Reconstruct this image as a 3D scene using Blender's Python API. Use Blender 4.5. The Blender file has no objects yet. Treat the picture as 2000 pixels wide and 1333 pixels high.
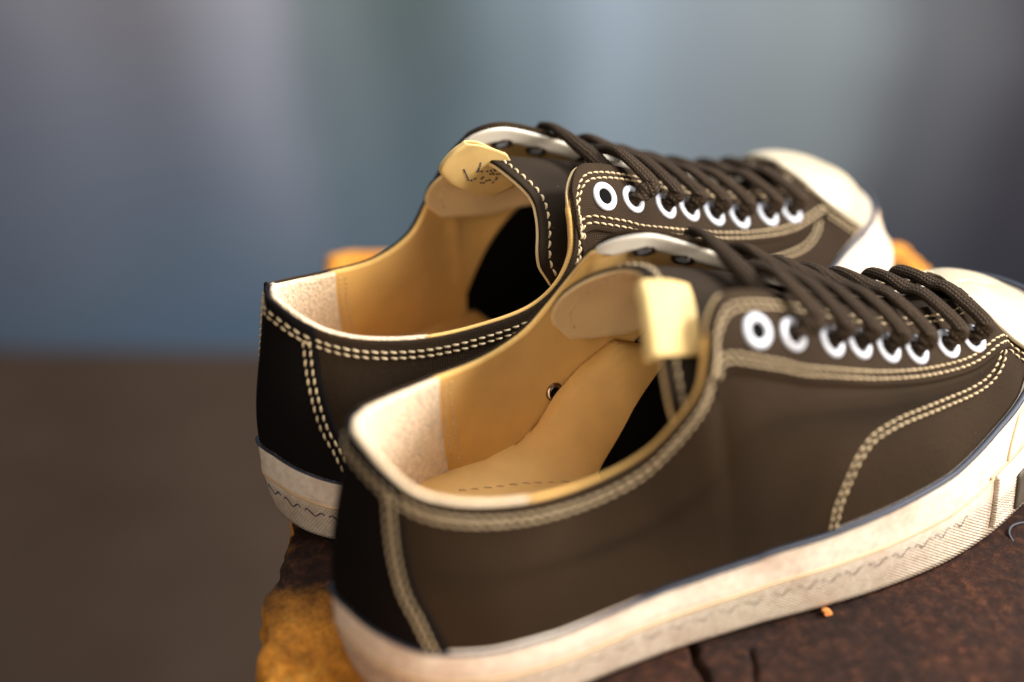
import bpy, bmesh, math, random
import numpy as np
from mathutils import Matrix, Vector
MM = 0.001
random.seed(7); rng = np.random.default_rng(7)
scene = bpy.context.scene
C = scene.collection

# ------------------------------------------------------------------ camera
CAM = (-91.96354407, -291.563352, 291.78564728)
YAW, PITCH, ROLL, FPX = 61.70790118, 30.78342396, 0.59609301, 2683.2455
def cam_axes():
    y, p, r0 = map(math.radians, (YAW, PITCH, ROLL))
    f = np.array([math.cos(p)*math.cos(y), math.cos(p)*math.sin(y), -math.sin(p)])
    r = np.cross(f, [0, 0, 1.]); r /= np.linalg.norm(r); u = np.cross(r, f)
    c, s = math.cos(r0), math.sin(r0)
    return c*r+s*u, -s*r+c*u, f
cr_, cu_, cf_ = cam_axes()
cd = bpy.data.cameras.new('camera'); cam = bpy.data.objects.new('camera', cd); C.objects.link(cam)
M = Matrix.Identity(4)
for i in range(3):
    M[i][0], M[i][1], M[i][2], M[i][3] = cr_[i], cu_[i], -cf_[i], CAM[i]*MM
cam.matrix_world = M
cd.sensor_width = 36; cd.lens = FPX/2000*36
cd.clip_start = 0.01; cd.clip_end = 100
cd.dof.use_dof = True; cd.dof.focus_distance = 0.460; cd.dof.aperture_fstop = 2.8
scene.camera = cam
# ------------------------------------------------------------------ world and lamps
w = bpy.data.worlds.new('World'); scene.world = w; w.use_nodes = True
bg = w.node_tree.nodes['Background']
bg.inputs[0].default_value = (0.62, 0.74, 0.95, 1); bg.inputs[1].default_value = 0.10
def area(name, loc, target, size, energy, color):
    d = bpy.data.lights.new(name, 'AREA'); d.shape = 'RECTANGLE'; d.size, d.size_y = size
    d.energy = energy; d.color = color
    o = bpy.data.objects.new(name, d); C.objects.link(o); o.location = loc
    o.rotation_euler = (Vector(target)-Vector(loc)).to_track_quat('-Z', 'Y').to_euler()
    return o
area('window_light', (1.42, -0.24, 1.08), (0.10, 0.03, 0.06), (0.40, 0.40), 58, (0.95, 0.97, 1.0))
area('side_light', (1.08, -1.30, 0.80), (0.12, 0.03, 0.06), (0.7, 0.7), 56, (1.0, 0.93, 0.84))
area('top_fill_light', (0.38, 0.02, 1.15), (0.12, 0.05, 0.05), (0.6, 0.6), 10, (0.92, 0.96, 1.0))  # added overhead lamp, fills the shoe openings from above
area('fill_light', (-0.75, -0.95, 0.65), (0.05, 0.05, 0.03), (0.8, 0.8), 10, (1.0, 0.88, 0.74))
area('backdrop_light', (0.5, 0.9, 1.5), (0.95, 1.9, 0.1), (1.2, 0.8), 46, (0.86, 0.93, 1.0))
vs = scene.view_settings
vs.view_transform = 'Standard'; vs.look = 'None'; vs.exposure = 0; vs.gamma = 1
scene.cycles.use_denoising = True; scene.cycles.use_adaptive_sampling = False
scene.cycles.max_bounces = 14; scene.cycles.diffuse_bounces = 8; scene.cycles.sample_clamp_indirect = 4

# ------------------------------------------------------------------ materials
def mat(name): 
    m = bpy.data.materials.new(name); m.use_nodes = True
    nt = m.node_tree; b = nt.nodes['Principled BSDF']
    return m, nt, b
def N(nt, t, **kw):
    n = nt.nodes.new(t)
    for k, v in kw.items():
        if k.startswith('i_'):
            key = k[2:]; n.inputs[int(key) if key.isdigit() else key.replace('_', ' ')].default_value = v
        else: setattr(n, k, v)
    return n
def ramp(nt, stops, interp='LINEAR'):
    r = nt.nodes.new('ShaderNodeValToRGB'); e = r.color_ramp.elements
    r.color_ramp.interpolation = interp
    while len(e) < len(stops): e.new(0.5)
    for k, (p, c) in enumerate(stops):
        e[k].position = p; e[k].color = (*c, 1) if len(c) == 3 else c
    return r
def simple(name, color, rough=0.6, var=0.15, scale=120, bump=0.3, bscale=900, bdist=0.0003, metallic=0, spec=0.5, sheen=0, dirt=None, dscale=25, dlo=.45, dhi=.75):
    """colour with mottling, fine bump and optional dirt patches"""
    m, nt, b = mat(name); L = nt.links.new
    tc = N(nt, 'ShaderNodeTexCoord')
    n1 = N(nt, 'ShaderNodeTexNoise', i_Scale=scale, i_Detail=4.)
    L(tc.outputs['Object'], n1.inputs['Vector'])
    lo = tuple(c*(1-var) for c in color); hi = tuple(min(1, c*(1+var)) for c in color)
    r = ramp(nt, [(.3, lo), (.7, hi)]); L(n1.outputs[0], r.inputs[0]); col = r.outputs[0]
    if dirt:
        n2 = N(nt, 'ShaderNodeTexNoise', i_Scale=dscale, i_Detail=6., i_Roughness=.65)
        L(tc.outputs['Object'], n2.inputs['Vector'])
        r2 = ramp(nt, [(dlo, (0, 0, 0)), (dhi, (1, 1, 1))]); L(n2.outputs[0], r2.inputs[0])
        mx = N(nt, 'ShaderNodeMix', data_type='RGBA'); L(r2.outputs[0], mx.inputs[0]); L(col, mx.inputs[6])
        mx.inputs[7].default_value = (*dirt, 1); col = mx.outputs[2]
    L(col, b.inputs['Base Color'])
    b.inputs['Roughness'].default_value = rough; b.inputs['Metallic'].default_value = metallic
    b.inputs['Specular IOR Level'].default_value = spec
    b.inputs['Sheen Weight'].default_value = sheen
    if sheen: b.inputs['Sheen Roughness'].default_value = .5
    if bump:
        n3 = N(nt, 'ShaderNodeTexNoise', i_Scale=bscale, i_Detail=3.)
        L(tc.outputs['Object'], n3.inputs['Vector'])
        bp = N(nt, 'ShaderNodeBump', i_Strength=bump, i_Distance=bdist); L(n3.outputs[0], bp.inputs['Height'])
        L(bp.outputs[0], b.inputs['Normal'])
    return m
def weave(name, color, rough=.85, pitch=1.1, strength=.5, dist=.0002, sheen=.25, fleck=(0.12, .1, .08), var=.25):
    """canvas: crossed threads laid in the UV map (mm)"""
    m, nt, b = mat(name); L = nt.links.new
    uv = N(nt, 'ShaderNodeTexCoord')
    def wv(d):
        n = N(nt, 'ShaderNodeTexWave', wave_type='BANDS', bands_direction=d, i_Scale=.314/pitch, i_Distortion=1.2, i_Detail=1.)
        n.inputs['Detail Scale'].default_value = 2.0
        L(uv.outputs['UV'], n.inputs['Vector']); return n
    a, c = wv('X'), wv('Y')
    mu = N(nt, 'ShaderNodeMath', operation='MULTIPLY'); L(a.outputs['Fac'], mu.inputs[0]); L(c.outputs['Fac'], mu.inputs[1])
    no = N(nt, 'ShaderNodeTexNoise', i_Scale=600., i_Detail=4.); L(uv.outputs['Object'], no.inputs['Vector'])
    ad = N(nt, 'ShaderNodeMath', operation='ADD'); L(mu.outputs[0], ad.inputs[0]); L(no.outputs[0], ad.inputs[1])
    bp = N(nt, 'ShaderNodeBump', i_Strength=strength, i_Distance=dist); L(ad.outputs[0], bp.inputs['Height'])
    L(bp.outputs[0], b.inputs['Normal'])
    r = ramp(nt, [(.15, tuple(x*(1-var) for x in color)), (.85, tuple(x*(1+var) for x in color))])
    L(mu.outputs[0], r.inputs[0])
    big = N(nt, 'ShaderNodeTexNoise', i_Scale=30., i_Detail=3.); L(uv.outputs['Object'], big.inputs['Vector'])
    mx = N(nt, 'ShaderNodeMix', data_type='RGBA', blend_type='MULTIPLY', i_0=1.0); L(r.outputs[0], mx.inputs[6])
    rb = ramp(nt, [(.3, (.82, .82, .82)), (.7, (1.15, 1.13, 1.1))]); L(big.outputs[0], rb.inputs[0]); L(rb.outputs[0], mx.inputs[7])
    vo = N(nt, 'ShaderNodeTexVoronoi', i_Scale=170.); L(uv.outputs['Object'], vo.inputs['Vector'])
    rf = ramp(nt, [(.02, (1, 1, 1)), (.045, (0, 0, 0))]); L(vo.outputs['Distance'], rf.inputs[0])
    mf = N(nt, 'ShaderNodeMix', data_type='RGBA'); L(rf.outputs[0], mf.inputs[0]); L(mx.outputs[2], mf.inputs[6]); mf.inputs[7].default_value = (*fleck, 1)
    L(mf.outputs[2], b.inputs['Base Color'])
    b.inputs['Roughness'].default_value = rough; b.inputs['Sheen Weight'].default_value = sheen
    b.inputs['Specular IOR Level'].default_value = .08
    return m
MT = {}
MT['canvas'] = weave('black_canvas', (.0312, .0188, .0098), sheen=0, pitch=.8, strength=.8, dist=.0003, var=.18)
MT['patch'] = weave('heel_patch_canvas', (.006, .0045, .004), sheen=0, fleck=(.03, .03, .03))
MT['tongue'] = weave('tongue_canvas_shaded', (.022, .0142, .0082), sheen=0, pitch=.8, var=.18)  # canvas tone darkened for the shadow between the laces
MT['lining'] = weave('cream_lining', (.67, .395, .12), pitch=.9, strength=.25, sheen=.1, fleck=(.6, .42, .2), var=.06)
MT['edge'] = weave('lining_edge', (.66, .47, .24), strength=.3, sheen=.1, fleck=(.7, .56, .36), var=.06)
MT['terry'] = simple('brushed_heel_lining', (.68, .50, .31), rough=.95, var=.16, scale=420, bump=1., bscale=800, bdist=.0016, spec=.1, sheen=.4)
MT['insole'] = simple('tan_insole', (.67, .395, .12), rough=.7, var=.06, bump=.25, bscale=1500, bdist=.0002)
MT['shadeblack'] = simple('inner_shade_black', (.004, .0035, .003), rough=.95, bump=.2, spec=.05)  # black standing for shade inside the toe and the eyelet holes
MT['thread'] = simple('cream_thread', (.50, .37, .21), rough=.8, var=.15, scale=500, bump=.5, bscale=3000, bdist=.0002)
MT['white'] = simple('white_enamel', (.50, .50, .53), rough=.35, var=.03, bump=.05, bscale=200, dirt=(.60, .50, .36), dscale=350, dlo=.58, dhi=.8)
MT['lace'] = weave('lace_cotton', (.046, .0295, .0175), pitch=1.3, strength=1.0, dist=.0007, sheen=0, var=.35, fleck=(.09, .06, .04))
MT['navy'] = simple('navy_rubber', (.016, .018, .030), rough=.6, var=.1, bump=.1)
MT['navyink'] = simple('navy_line', (.01, .012, .03), rough=.5, var=.1, bump=.0)
MT['cap'] = simple('ivory_rubber', (.385, .315, .21), rough=.42, var=.03, scale=60, bump=.12, bscale=500, bdist=.0003, dirt=(.68, .52, .34), dscale=60, dlo=.55, dhi=.9)
MT['outsole'] = simple('outsole_rubber', (.05, .035, .02), rough=.7)
MT['metal'] = simple('bronze_metal', (.30, .20, .13), rough=.28, metallic=1, var=.1, bump=.1)
MT['darkmetal'] = simple('dark_metal', (.05, .04, .035), rough=.3, metallic=1, bump=.1)
MT['label'] = simple('yellow_label', (.56, .38, .14), rough=.75, var=.05, bump=.4, bscale=1600, bdist=.0002)
MT['facing'] = weave('facing_tape', (.74, .68, .58), strength=.3, sheen=.1, fleck=(.7, .6, .5), var=.05)
MT['ridge'] = simple('tan_ridge', (.50, .33, .17), rough=.5, var=.08, bump=.15)
def foxing_mat():
    m, nt, b = mat('foxing_rubber'); L = nt.links.new
    tc = N(nt, 'ShaderNodeTexCoord')
    mp = N(nt, 'ShaderNodeMapping'); L(tc.outputs['UV'], mp.inputs['Vector'])
    mp.inputs['Rotation'].default_value = (0, 0, .6); mp.inputs['Scale'].default_value = (1.05, 1.05, 1)
    vo = N(nt, 'ShaderNodeTexVoronoi', i_Scale=1.0, i_Randomness=.15); L(mp.outputs[0], vo.inputs['Vector'])
    sp = N(nt, 'ShaderNodeSeparateXYZ'); L(tc.outputs['UV'], sp.inputs[0])
    rr = ramp(nt, [(.0, (1, 1, 1)), (.5, (1, 1, 1)), (.62, (0, 0, 0))])
    dv = N(nt, 'ShaderNodeMath', operation='MULTIPLY', i_1=1/26.); L(sp.outputs[1], dv.inputs[0]); L(dv.outputs[0], rr.inputs[0])
    mu = N(nt, 'ShaderNodeMath', operation='MULTIPLY'); L(vo.outputs['Distance'], mu.inputs[0]); L(rr.outputs[0], mu.inputs[1])
    bp = N(nt, 'ShaderNodeBump', i_Strength=1., i_Distance=.0007, invert=True); L(mu.outputs[0], bp.inputs['Height'])
    n3 = N(nt, 'ShaderNodeTexNoise', i_Scale=180., i_Detail=4.); L(tc.outputs['Object'], n3.inputs['Vector'])
    b2 = N(nt, 'ShaderNodeBump', i_Strength=.35, i_Distance=.0008); L(n3.outputs[0], b2.inputs['Height']); L(bp.outputs[0], b2.inputs['Normal'])
    L(b2.outputs[0], b.inputs['Normal'])
    n1 = N(nt, 'ShaderNodeTexNoise', i_Scale=38., i_Detail=6., i_Roughness=.6); L(tc.outputs['Object'], n1.inputs['Vector'])
    r = ramp(nt, [(.36, (.66, .565, .45)), (.52, (.64, .53, .42)), (.64, (.56, .43, .33)), (.76, (.42, .28, .20))])
    L(n1.outputs[0], r.inputs[0])
    n4 = N(nt, 'ShaderNodeTexNoise', i_Scale=420., i_Detail=3.); L(tc.outputs['Object'], n4.inputs['Vector'])
    r4 = ramp(nt, [(.35, (.86, .84, .80)), (.6, (1, 1, 1))]); L(n4.outputs[0], r4.inputs[0])
    mx = N(nt, 'ShaderNodeMix', data_type='RGBA', blend_type='MULTIPLY', i_0=1.); L(r.outputs[0], mx.inputs[6]); L(r4.outputs[0], mx.inputs[7])
    rg = ramp(nt, [(.35, (1, 1, 1)), (.60, (.72, .66, .58))]); L(mu.outputs[0], rg.inputs[0])
    m9 = N(nt, 'ShaderNodeMix', data_type='RGBA', blend_type='MULTIPLY', i_0=1.); L(mx.outputs[2], m9.inputs[6]); L(rg.outputs[0], m9.inputs[7])
    L(m9.outputs[2], b.inputs['Base Color']); b.inputs['Roughness'].default_value = .6
    return m
MT['foxing'] = foxing_mat()
def wood_mat():
    m, nt, b = mat('weathered_wood'); L = nt.links.new
    tc = N(nt, 'ShaderNodeTexCoord')
    # dark stain in the middle, raw rust-orange wood towards the worn end (x small in block space)
    sp = N(nt, 'ShaderNodeSeparateXYZ'); L(tc.outputs['Object'], sp.inputs[0])
    n1 = N(nt, 'ShaderNodeTexNoise', i_Scale=22., i_Detail=8., i_Roughness=.7); L(tc.outputs['Object'], n1.inputs['Vector'])
    a = N(nt, 'ShaderNodeMath', operation='MULTIPLY_ADD', i_1=.075, i_2=-.0375); L(n1.outputs[0], a.inputs[0])
    at = N(nt, 'ShaderNodeAttribute', attribute_name='stain')
    b0 = N(nt, 'ShaderNodeMath', operation='MULTIPLY', i_1=20.); L(a.outputs[0], b0.inputs[0])
    s = N(nt, 'ShaderNodeMath', operation='ADD'); L(at.outputs['Fac'], s.inputs[0]); L(b0.outputs[0], s.inputs[1])
    n2 = N(nt, 'ShaderNodeTexNoise', i_Scale=260., i_Detail=8., i_Roughness=.75); L(tc.outputs['Object'], n2.inputs['Vector'])
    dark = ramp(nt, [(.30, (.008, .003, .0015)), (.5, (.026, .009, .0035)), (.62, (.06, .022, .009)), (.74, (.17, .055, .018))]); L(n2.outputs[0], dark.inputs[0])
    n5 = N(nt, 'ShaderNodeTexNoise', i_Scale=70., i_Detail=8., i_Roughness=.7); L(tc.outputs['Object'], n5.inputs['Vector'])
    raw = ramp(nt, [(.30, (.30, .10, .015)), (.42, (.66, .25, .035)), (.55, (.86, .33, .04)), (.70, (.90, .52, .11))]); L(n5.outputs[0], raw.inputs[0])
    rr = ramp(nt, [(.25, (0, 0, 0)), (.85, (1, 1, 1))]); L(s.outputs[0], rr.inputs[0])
    mx = N(nt, 'ShaderNodeMix', data_type='RGBA'); L(rr.outputs[0], mx.inputs[0]); L(dark.outputs[0], mx.inputs[6]); L(raw.outputs[0], mx.inputs[7])
    nn7 = N(nt, 'ShaderNodeTexNoise', i_Scale=700., i_Detail=6., i_Roughness=.8); L(tc.outputs['Object'], nn7.inputs['Vector'])
    rn7 = ramp(nt, [(.36, (.68, .56, .44)), (.52, (1.05, 1.05, 1)), (.7, (1.2, 1.2, 1.15))]); L(nn7.outputs[0], rn7.inputs[0])
    mg = N(nt, 'ShaderNodeMix', data_type='RGBA', blend_type='MULTIPLY', i_0=1.); L(raw.outputs[0], mg.inputs[6]); L(rn7.outputs[0], mg.inputs[7]); L(mg.outputs[2], mx.inputs[7])
    n7 = N(nt, 'ShaderNodeTexNoise', i_Scale=14., i_Detail=5., i_Roughness=.6); L(tc.outputs['Object'], n7.inputs['Vector'])
    r7 = ramp(nt, [(.35, (.45, .5, .55)), (.62, (1.25, 1.1, 1.0))]); L(n7.outputs[0], r7.inputs[0])
    m7 = N(nt, 'ShaderNodeMix', data_type='RGBA', blend_type='MULTIPLY', i_0=1.); L(dark.outputs[0], m7.inputs[6]); L(r7.outputs[0], m7.inputs[7])
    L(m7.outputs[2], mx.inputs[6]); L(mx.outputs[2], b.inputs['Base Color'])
    b.inputs['Roughness'].default_value = .8; b.inputs['Specular IOR Level'].default_value = .18
    bp = N(nt, 'ShaderNodeBump', i_Strength=.9, i_Distance=.0018); L(n2.outputs[0], bp.inputs['Height'])
    bq = N(nt, 'ShaderNodeBump', i_Strength=.8, i_Distance=.0010); L(nn7.outputs[0], bq.inputs['Height']); L(bp.outputs[0], bq.inputs['Normal'])
    L(bq.outputs[0], b.inputs['Normal'])
    return m
MT['wood'] = wood_mat()

# ------------------------------------------------------------------ object helpers
def link(name, me, parent=None, m=None):
    o = bpy.data.objects.new(name, me); C.objects.link(o)
    if parent is not None: o.parent = parent
    if m is not None and not me.materials: me.materials.append(m)
    return o
def mesh(name, V, F, uv=None, smooth=True):
    me = bpy.data.meshes.new(name)
    V = np.asarray(V, float)*MM
    me.from_pydata(V.tolist(), [], [tuple(int(i) for i in f) for f in F])
    if smooth: me.polygons.foreach_set('use_smooth', [True]*len(me.polygons))
    if uv is not None:
        l = me.uv_layers.new(name='UVMap'); idx = np.empty(len(me.loops), int); me.loops.foreach_get('vertex_index', idx)
        l.data.foreach_set('uv', np.asarray(uv, float)[idx].ravel())
    me.update(); return me
def recalc(me):
    bm = bmesh.new(); bm.from_mesh(me); bmesh.ops.recalc_face_normals(bm, faces=bm.faces); bm.to_mesh(me); bm.free(); return me
def tag(o, label=None, cat=None, group=None, kind=None):
    if label: o['label'] = label
    if cat: o['category'] = cat
    if group: o['group'] = group
    if kind: o['kind'] = kind
    return o
def grid_uv(P):
    """arc-length UV in mm of a grid of points"""
    nu, nv = P.shape[:2]
    a = np.zeros((nu, nv)); b = np.zeros((nu, nv)); mid = nv//2
    du = np.linalg.norm(np.diff(P[:, mid], axis=0), axis=1); a[1:, :] = np.cumsum(du)[:, None]
    dv = np.linalg.norm(np.diff(P, axis=1), axis=2); b[:, 1:] = np.cumsum(dv, axis=1)
    return np.stack([a, b], -1)
def shell(name, A, B, round_=.4):
    """closed sheet between two grids of points A (outside) and B (inside), rounded rim"""
    nu, nv = A.shape[:2]; uvg = grid_uv(A)
    V = [A.reshape(-1, 3), B.reshape(-1, 3)]; UV = [uvg.reshape(-1, 2)]*2; n = nu*nv; F = []
    I = np.arange(n).reshape(nu, nv)
    for i in range(nu-1):
        for j in range(nv-1):
            F.append((I[i, j], I[i+1, j], I[i+1, j+1], I[i, j+1]))
            F.append((n+I[i, j+1], n+I[i+1, j+1], n+I[i+1, j], n+I[i, j]))
    loop = [(i, 0) for i in range(nu)]+[(nu-1, j) for j in range(1, nv)]+[(i, nv-1) for i in range(nu-2, -1, -1)]+[(0, j) for j in range(nv-2, 0, -1)]
    mid = []
    for (i, j) in loop:
        ii = min(max(i, 1), nu-2) if nu > 2 else i; jj = min(max(j, 1), nv-2) if nv > 2 else j
        out = A[i, j]-A[ii, jj]; l = np.linalg.norm(out); th = np.linalg.norm(A[i, j]-B[i, j])
        mid.append((A[i, j]+B[i, j])/2+(out/l*th*round_ if l > 1e-9 else 0))
    V.append(np.array(mid)); UV.append(np.array([uvg[i, j] for i, j in loop])); k = len(loop)
    for a in range(k):
        b = (a+1) % k; pa, pb = I[loop[a]], I[loop[b]]
        F.append((pa, 2*n+a, 2*n+b, pb)); F.append((2*n+a, n+pa, n+pb, 2*n+b))
    me = mesh(name, np.concatenate(V), F, np.concatenate(UV)); return recalc(me)
def sheet(name, P):
    nu, nv = P.shape[:2]; I = np.arange(nu*nv).reshape(nu, nv)
    F = [(I[i, j], I[i+1, j], I[i+1, j+1], I[i, j+1]) for i in range(nu-1) for j in range(nv-1)]
    return mesh(name, P.reshape(-1, 3), F, grid_uv(P).reshape(-1, 2))
def catmull(P, n):
    P = np.asarray(P, float); Q = np.concatenate([2*P[:1]-P[1:2], P, 2*P[-1:]-P[-2:-1]])
    t = np.linspace(0, len(P)-1, n); i = np.minimum(t.astype(int), len(P)-2); f = (t-i)[:, None]
    p0, p1, p2, p3 = Q[i], Q[i+1], Q[i+2], Q[i+3]
    return .5*(2*p1+(-p0+p2)*f+(2*p0-5*p1+4*p2-p3)*f*f+(-p0+3*p1-3*p2+p3)*f**3)
def tube_pts(P, Nn, rw, rh, k=10, caps=True):
    """sweep an oval (rw along the side, rh along the normal) along P with per-point normals"""
    P = np.asarray(P, float); n = len(P); T = np.gradient(P, axis=0); T /= np.linalg.norm(T, axis=1, keepdims=True)
    Nn = np.asarray(Nn, float)*np.ones((n, 3)); Nn = Nn-(Nn*T).sum(1)[:, None]*T; Nn /= np.maximum(np.linalg.norm(Nn, axis=1, keepdims=True), 1e-9)
    Sd = np.cross(T, Nn); th = np.linspace(0, 2*np.pi, k, endpoint=False)
    rw = np.asarray(rw)*np.ones(n); rh = np.asarray(rh)*np.ones(n)
    R = P[:, None]+(rw[:, None]*np.cos(th))[..., None]*Sd[:, None]+(rh[:, None]*np.sin(th))[..., None]*Nn[:, None]
    F = []; 
    for i in range(n-1):
        for j in range(k):
            F.append((i*k+j, i*k+(j+1) % k, (i+1)*k+(j+1) % k, (i+1)*k+j))
    if caps: F.append(tuple(range(k-1, -1, -1))); F.append(tuple((n-1)*k+j for j in range(k)))
    s = np.concatenate([[0], np.cumsum(np.linalg.norm(np.diff(P, axis=0), axis=1))])
    uv = np.stack([np.repeat(s, k), np.tile(th*(rw.mean()+rh.mean())/2, n)], 1)
    return R.reshape(-1, 3), F, uv
def join(parts):
    V, F, UV = [], [], []; o = 0
    for v, f, u in parts:
        V.append(v); UV.append(u); F += [tuple(i+o for i in q) for q in f]; o += len(v)
    return np.concatenate(V), F, np.concatenate(UV)

# ------------------------------------------------------------------ shoe surface
KB = [(11,0),(12,-10.5),(16,-21),(24.5,-30),(40,-35.5),(60,-38),(80,-38),(96,-38.3),(106,-39),(112,-39.5),(117,-40),(121,-40.3),(126,-40.8),(132,-41.5),
    (150,-44),(175,-46.5),(200,-47),(222,-44.5),(240,-40.5),(254.5,-36),(266,-30),(275.5,-20.5),(281,-10.5),(283,0)]
KTF = [(146,-18.5,96.2),(170,-16.5,85),(196,-14.5,75.5),(221,-12,69.5),(233,-7.5,69),(238,0,69),(245,0,68.3),(250,0,66.5),(252.5,0,65),(254,0,64)]
KTM = [(14.6,0,81.6),(15.6,-6.6,80.4),(19,-14.4,77),(25.8,-21.3,72.9),(37,-27.1,69.5),(53.9,-32,66.9),(72.8,-35.5,66.8),(89,-39.3,69.8),(99.3,-41,76.7),(106.3,-39.5,85.5),(109.8,-35,94.1),(112.9,-28.4,101.4),(120.3,-22.4,104.9)]
KTL = [(14.6,0,81.6),(15.4,-8,80.1),(18.2,-17,76.2),(24.2,-24.5,71),(35.8,-29.3,66.9),(53.3,-31.5,63.4),(72.4,-31.7,62.8),(88.1,-33.1,67.5),(97.3,-35.2,76.9),(104.1,-35.8,86.6),(108.2,-32.5,95.3),(111.7,-27,102.4),(118.8,-22,105.6)]
K13 = (129,-20.3,103.2)
KD = [(0.1,0,1),(.1,.05,1),(.05,.1,1),(0,.15,1),(0,.12,1),(0,.1,1),(0,.1,1),(0,.1,1),(-.05,.12,1),(-.1,.2,1),
    (-.1,.35,1),(0,.6,.9),(.1,.8,.7),(0,.9,.6),(0,.95,.5),(0,1,.45),(0,1,.4),(0,1,.35),(0,1,.2),(0,1,0),
    (0,1,0),(-.3,.9,0),(-.8,.6,.06),(-1,0,.12)]
NK = len(KB)-1
def full(Kp, Kn):
    a = np.array(Kp, float); m = np.array(Kn, float).copy(); m[:, 1] *= -1
    return np.concatenate([a[-3:-1], np.concatenate([m[::-1], a[1:]]), m[-3:-1][::-1]])
def crv(F, U):
    U = np.asarray(U, float)+NK+2; i = np.clip(np.floor(U).astype(int), 1, len(F)-3); t = (U-i)[..., None]
    p0, p1, p2, p3 = F[i-1], F[i], F[i+1], F[i+2]
    return .5*((2*p1)+(-p0+p2)*t+(2*p0-5*p1+4*p2-p3)*t*t+(-p0+3*p1-3*p2+p3)*t**3)
def toe(x):
    t = np.clip((x-205)/95, 0, 1); return 16*t*t
FOXU = [0,1,2,3,4,5,6,7,9,12,14,16,17,18,19,20,21,22,23]
FOXZ = [29,28,25,22,20,20,21,22.5,24,25,27,32.5,38,42,45.5,48,49.5,50,50]

class Last:
    """the shoe's surface: U runs round the shoe (0 heel, +-23 toe), v from sole to top edge"""
    def __init__(s, near):
        # near shoe is a right shoe (visible side lateral), far shoe a left shoe (visible side medial)
        kp = (KTL if near else KTM)+[K13]+KTF; kn = (KTM if near else KTL)+[K13]+KTF
        s.asy = 1 if near else -1
        kp = [list(k) for k in kp]; kn = [list(k) for k in kn]
        for q, y in zip(kn[14:19], (-13.5, -7.0, -3.5, -2.5, -3.5)): q[1] = y
        for kk in (kp, kn):
            for q in kk[19:]: q[2] += -3.5 if near else 2.2
        s.FB, s.FT, s.FD = full(KB, KB), full(kp, kn), full(KD, KD)
        p, n = s.SN(np.array([6.]), np.array([.5])); s.flip = -1 if n[0, 1] > 0 else 1
        s.gU, s.gV = np.meshgrid(np.linspace(-NK, NK, 16*NK+1), np.linspace(0, 1, 61), indexing='ij')
        s.gP = s.S0(s.gU, s.gV)
        vv = np.linspace(0, 1, 61); s.len = np.zeros_like(s.gP[..., 0])
        d = np.linalg.norm(np.diff(s.gP, axis=1), axis=2); s.len[:, :-1] = d[:, ::-1].cumsum(1)[:, ::-1]
    flip = 1
    def S0(s, U, v):
        U = np.asarray(U, float); v = np.asarray(v, float); U, v = np.broadcast_arrays(U, v)
        b = crv(s.FB, U); T = crv(s.FT, U); D = crv(s.FD, U); D = D/np.linalg.norm(D, axis=-1, keepdims=True)
        B = np.concatenate([b, (12+toe(b[..., 0]))[..., None]], -1)
        L = np.linalg.norm(T-B, axis=-1, keepdims=True)
        up = np.zeros_like(B); up[..., 2] = 1
        up[..., 1] = -np.sign(U)*.12*np.clip(np.abs(b[..., 1])/30, 0, 1)
        up[..., 0] = -.34*np.clip(1-np.abs(U)/4., 0, 1)
        tz_ = np.clip((np.abs(U)-18.5)/2, 0, 1)[..., None]
        P1 = B+up*L*(.38+.0*tz_); P2 = T-D*L*(.34+.16*tz_)
        v = v[..., None]; w_ = 1-v
        return w_**3*B+3*w_*w_*v*P1+3*w_*v*v*P2+v**3*T
    def SN(s, U, v):
        P = s.S0(U, v); e = 1e-3; U, v = np.broadcast_arrays(np.asarray(U, float), np.asarray(v, float))
        dU = s.S0(U+e, v)-s.S0(U-e, v); dv = s.S0(U, np.minimum(v+e, 1))-s.S0(U, np.maximum(v-e, 0))
        n = np.cross(dU, dv); n /= np.maximum(np.linalg.norm(n, axis=-1, keepdims=True), 1e-12)
        return P, n*s.flip
    def at(s, U, v, off=0):
        P, n = s.SN(U, v); P = P+n*np.asarray(off, float)[..., None] if np.ndim(off) else P+n*off
        return s.shift(P), n
    def shift(s, P):
        P = np.array(P, float); t = np.clip((P[..., 0]-150)/140, 0, 1); P[..., 1] += s.asy*5*t*t*(3-2*t)
        w_ = np.clip((P[..., 1]+4)/16, 0, 1)*np.clip(1-(P[..., 0]-12)/42, 0, 1)
        P[..., 0] += 5*w_; P[..., 1] -= 4*w_; return P
    def v_top(s, U, d):
        """v at a distance d (mm) below the top edge"""
        U = np.atleast_1d(np.asarray(U, float)); d = np.broadcast_to(d, U.shape); out = []
        for u, dd in zip(U, d):
            i = int(round((u+NK)*8)); l = s.len[i]; out.append(np.interp(-dd, -l, s.gV[i]))
        return np.array(out)
    def v_z(s, U, z):
        U = np.atleast_1d(np.asarray(U, float)); z = np.broadcast_to(z, U.shape); out = []
        vv = np.linspace(0, 1, 60)
        for u, zz in zip(U, z):
            P = s.S0(np.full(60, u), vv); out.append(np.interp(zz, np.maximum.accumulate(P[:, 2]), vv))
        return np.array(out)
    def snap(s, P, side):
        d = ((s.gP-np.asarray(P, float))**2).sum(-1); d = np.where(s.gU*side >= 0, d, 1e9)
        i = np.unravel_index(d.argmin(), d.shape); return s.gU[i], s.gV[i]
    def panel(s, name, Ug, Vg, o_out, o_in):
        A, _ = s.at(Ug, Vg, o_out); B, _ = s.at(Ug, Vg, o_in); return shell(name, A, B)

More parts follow.
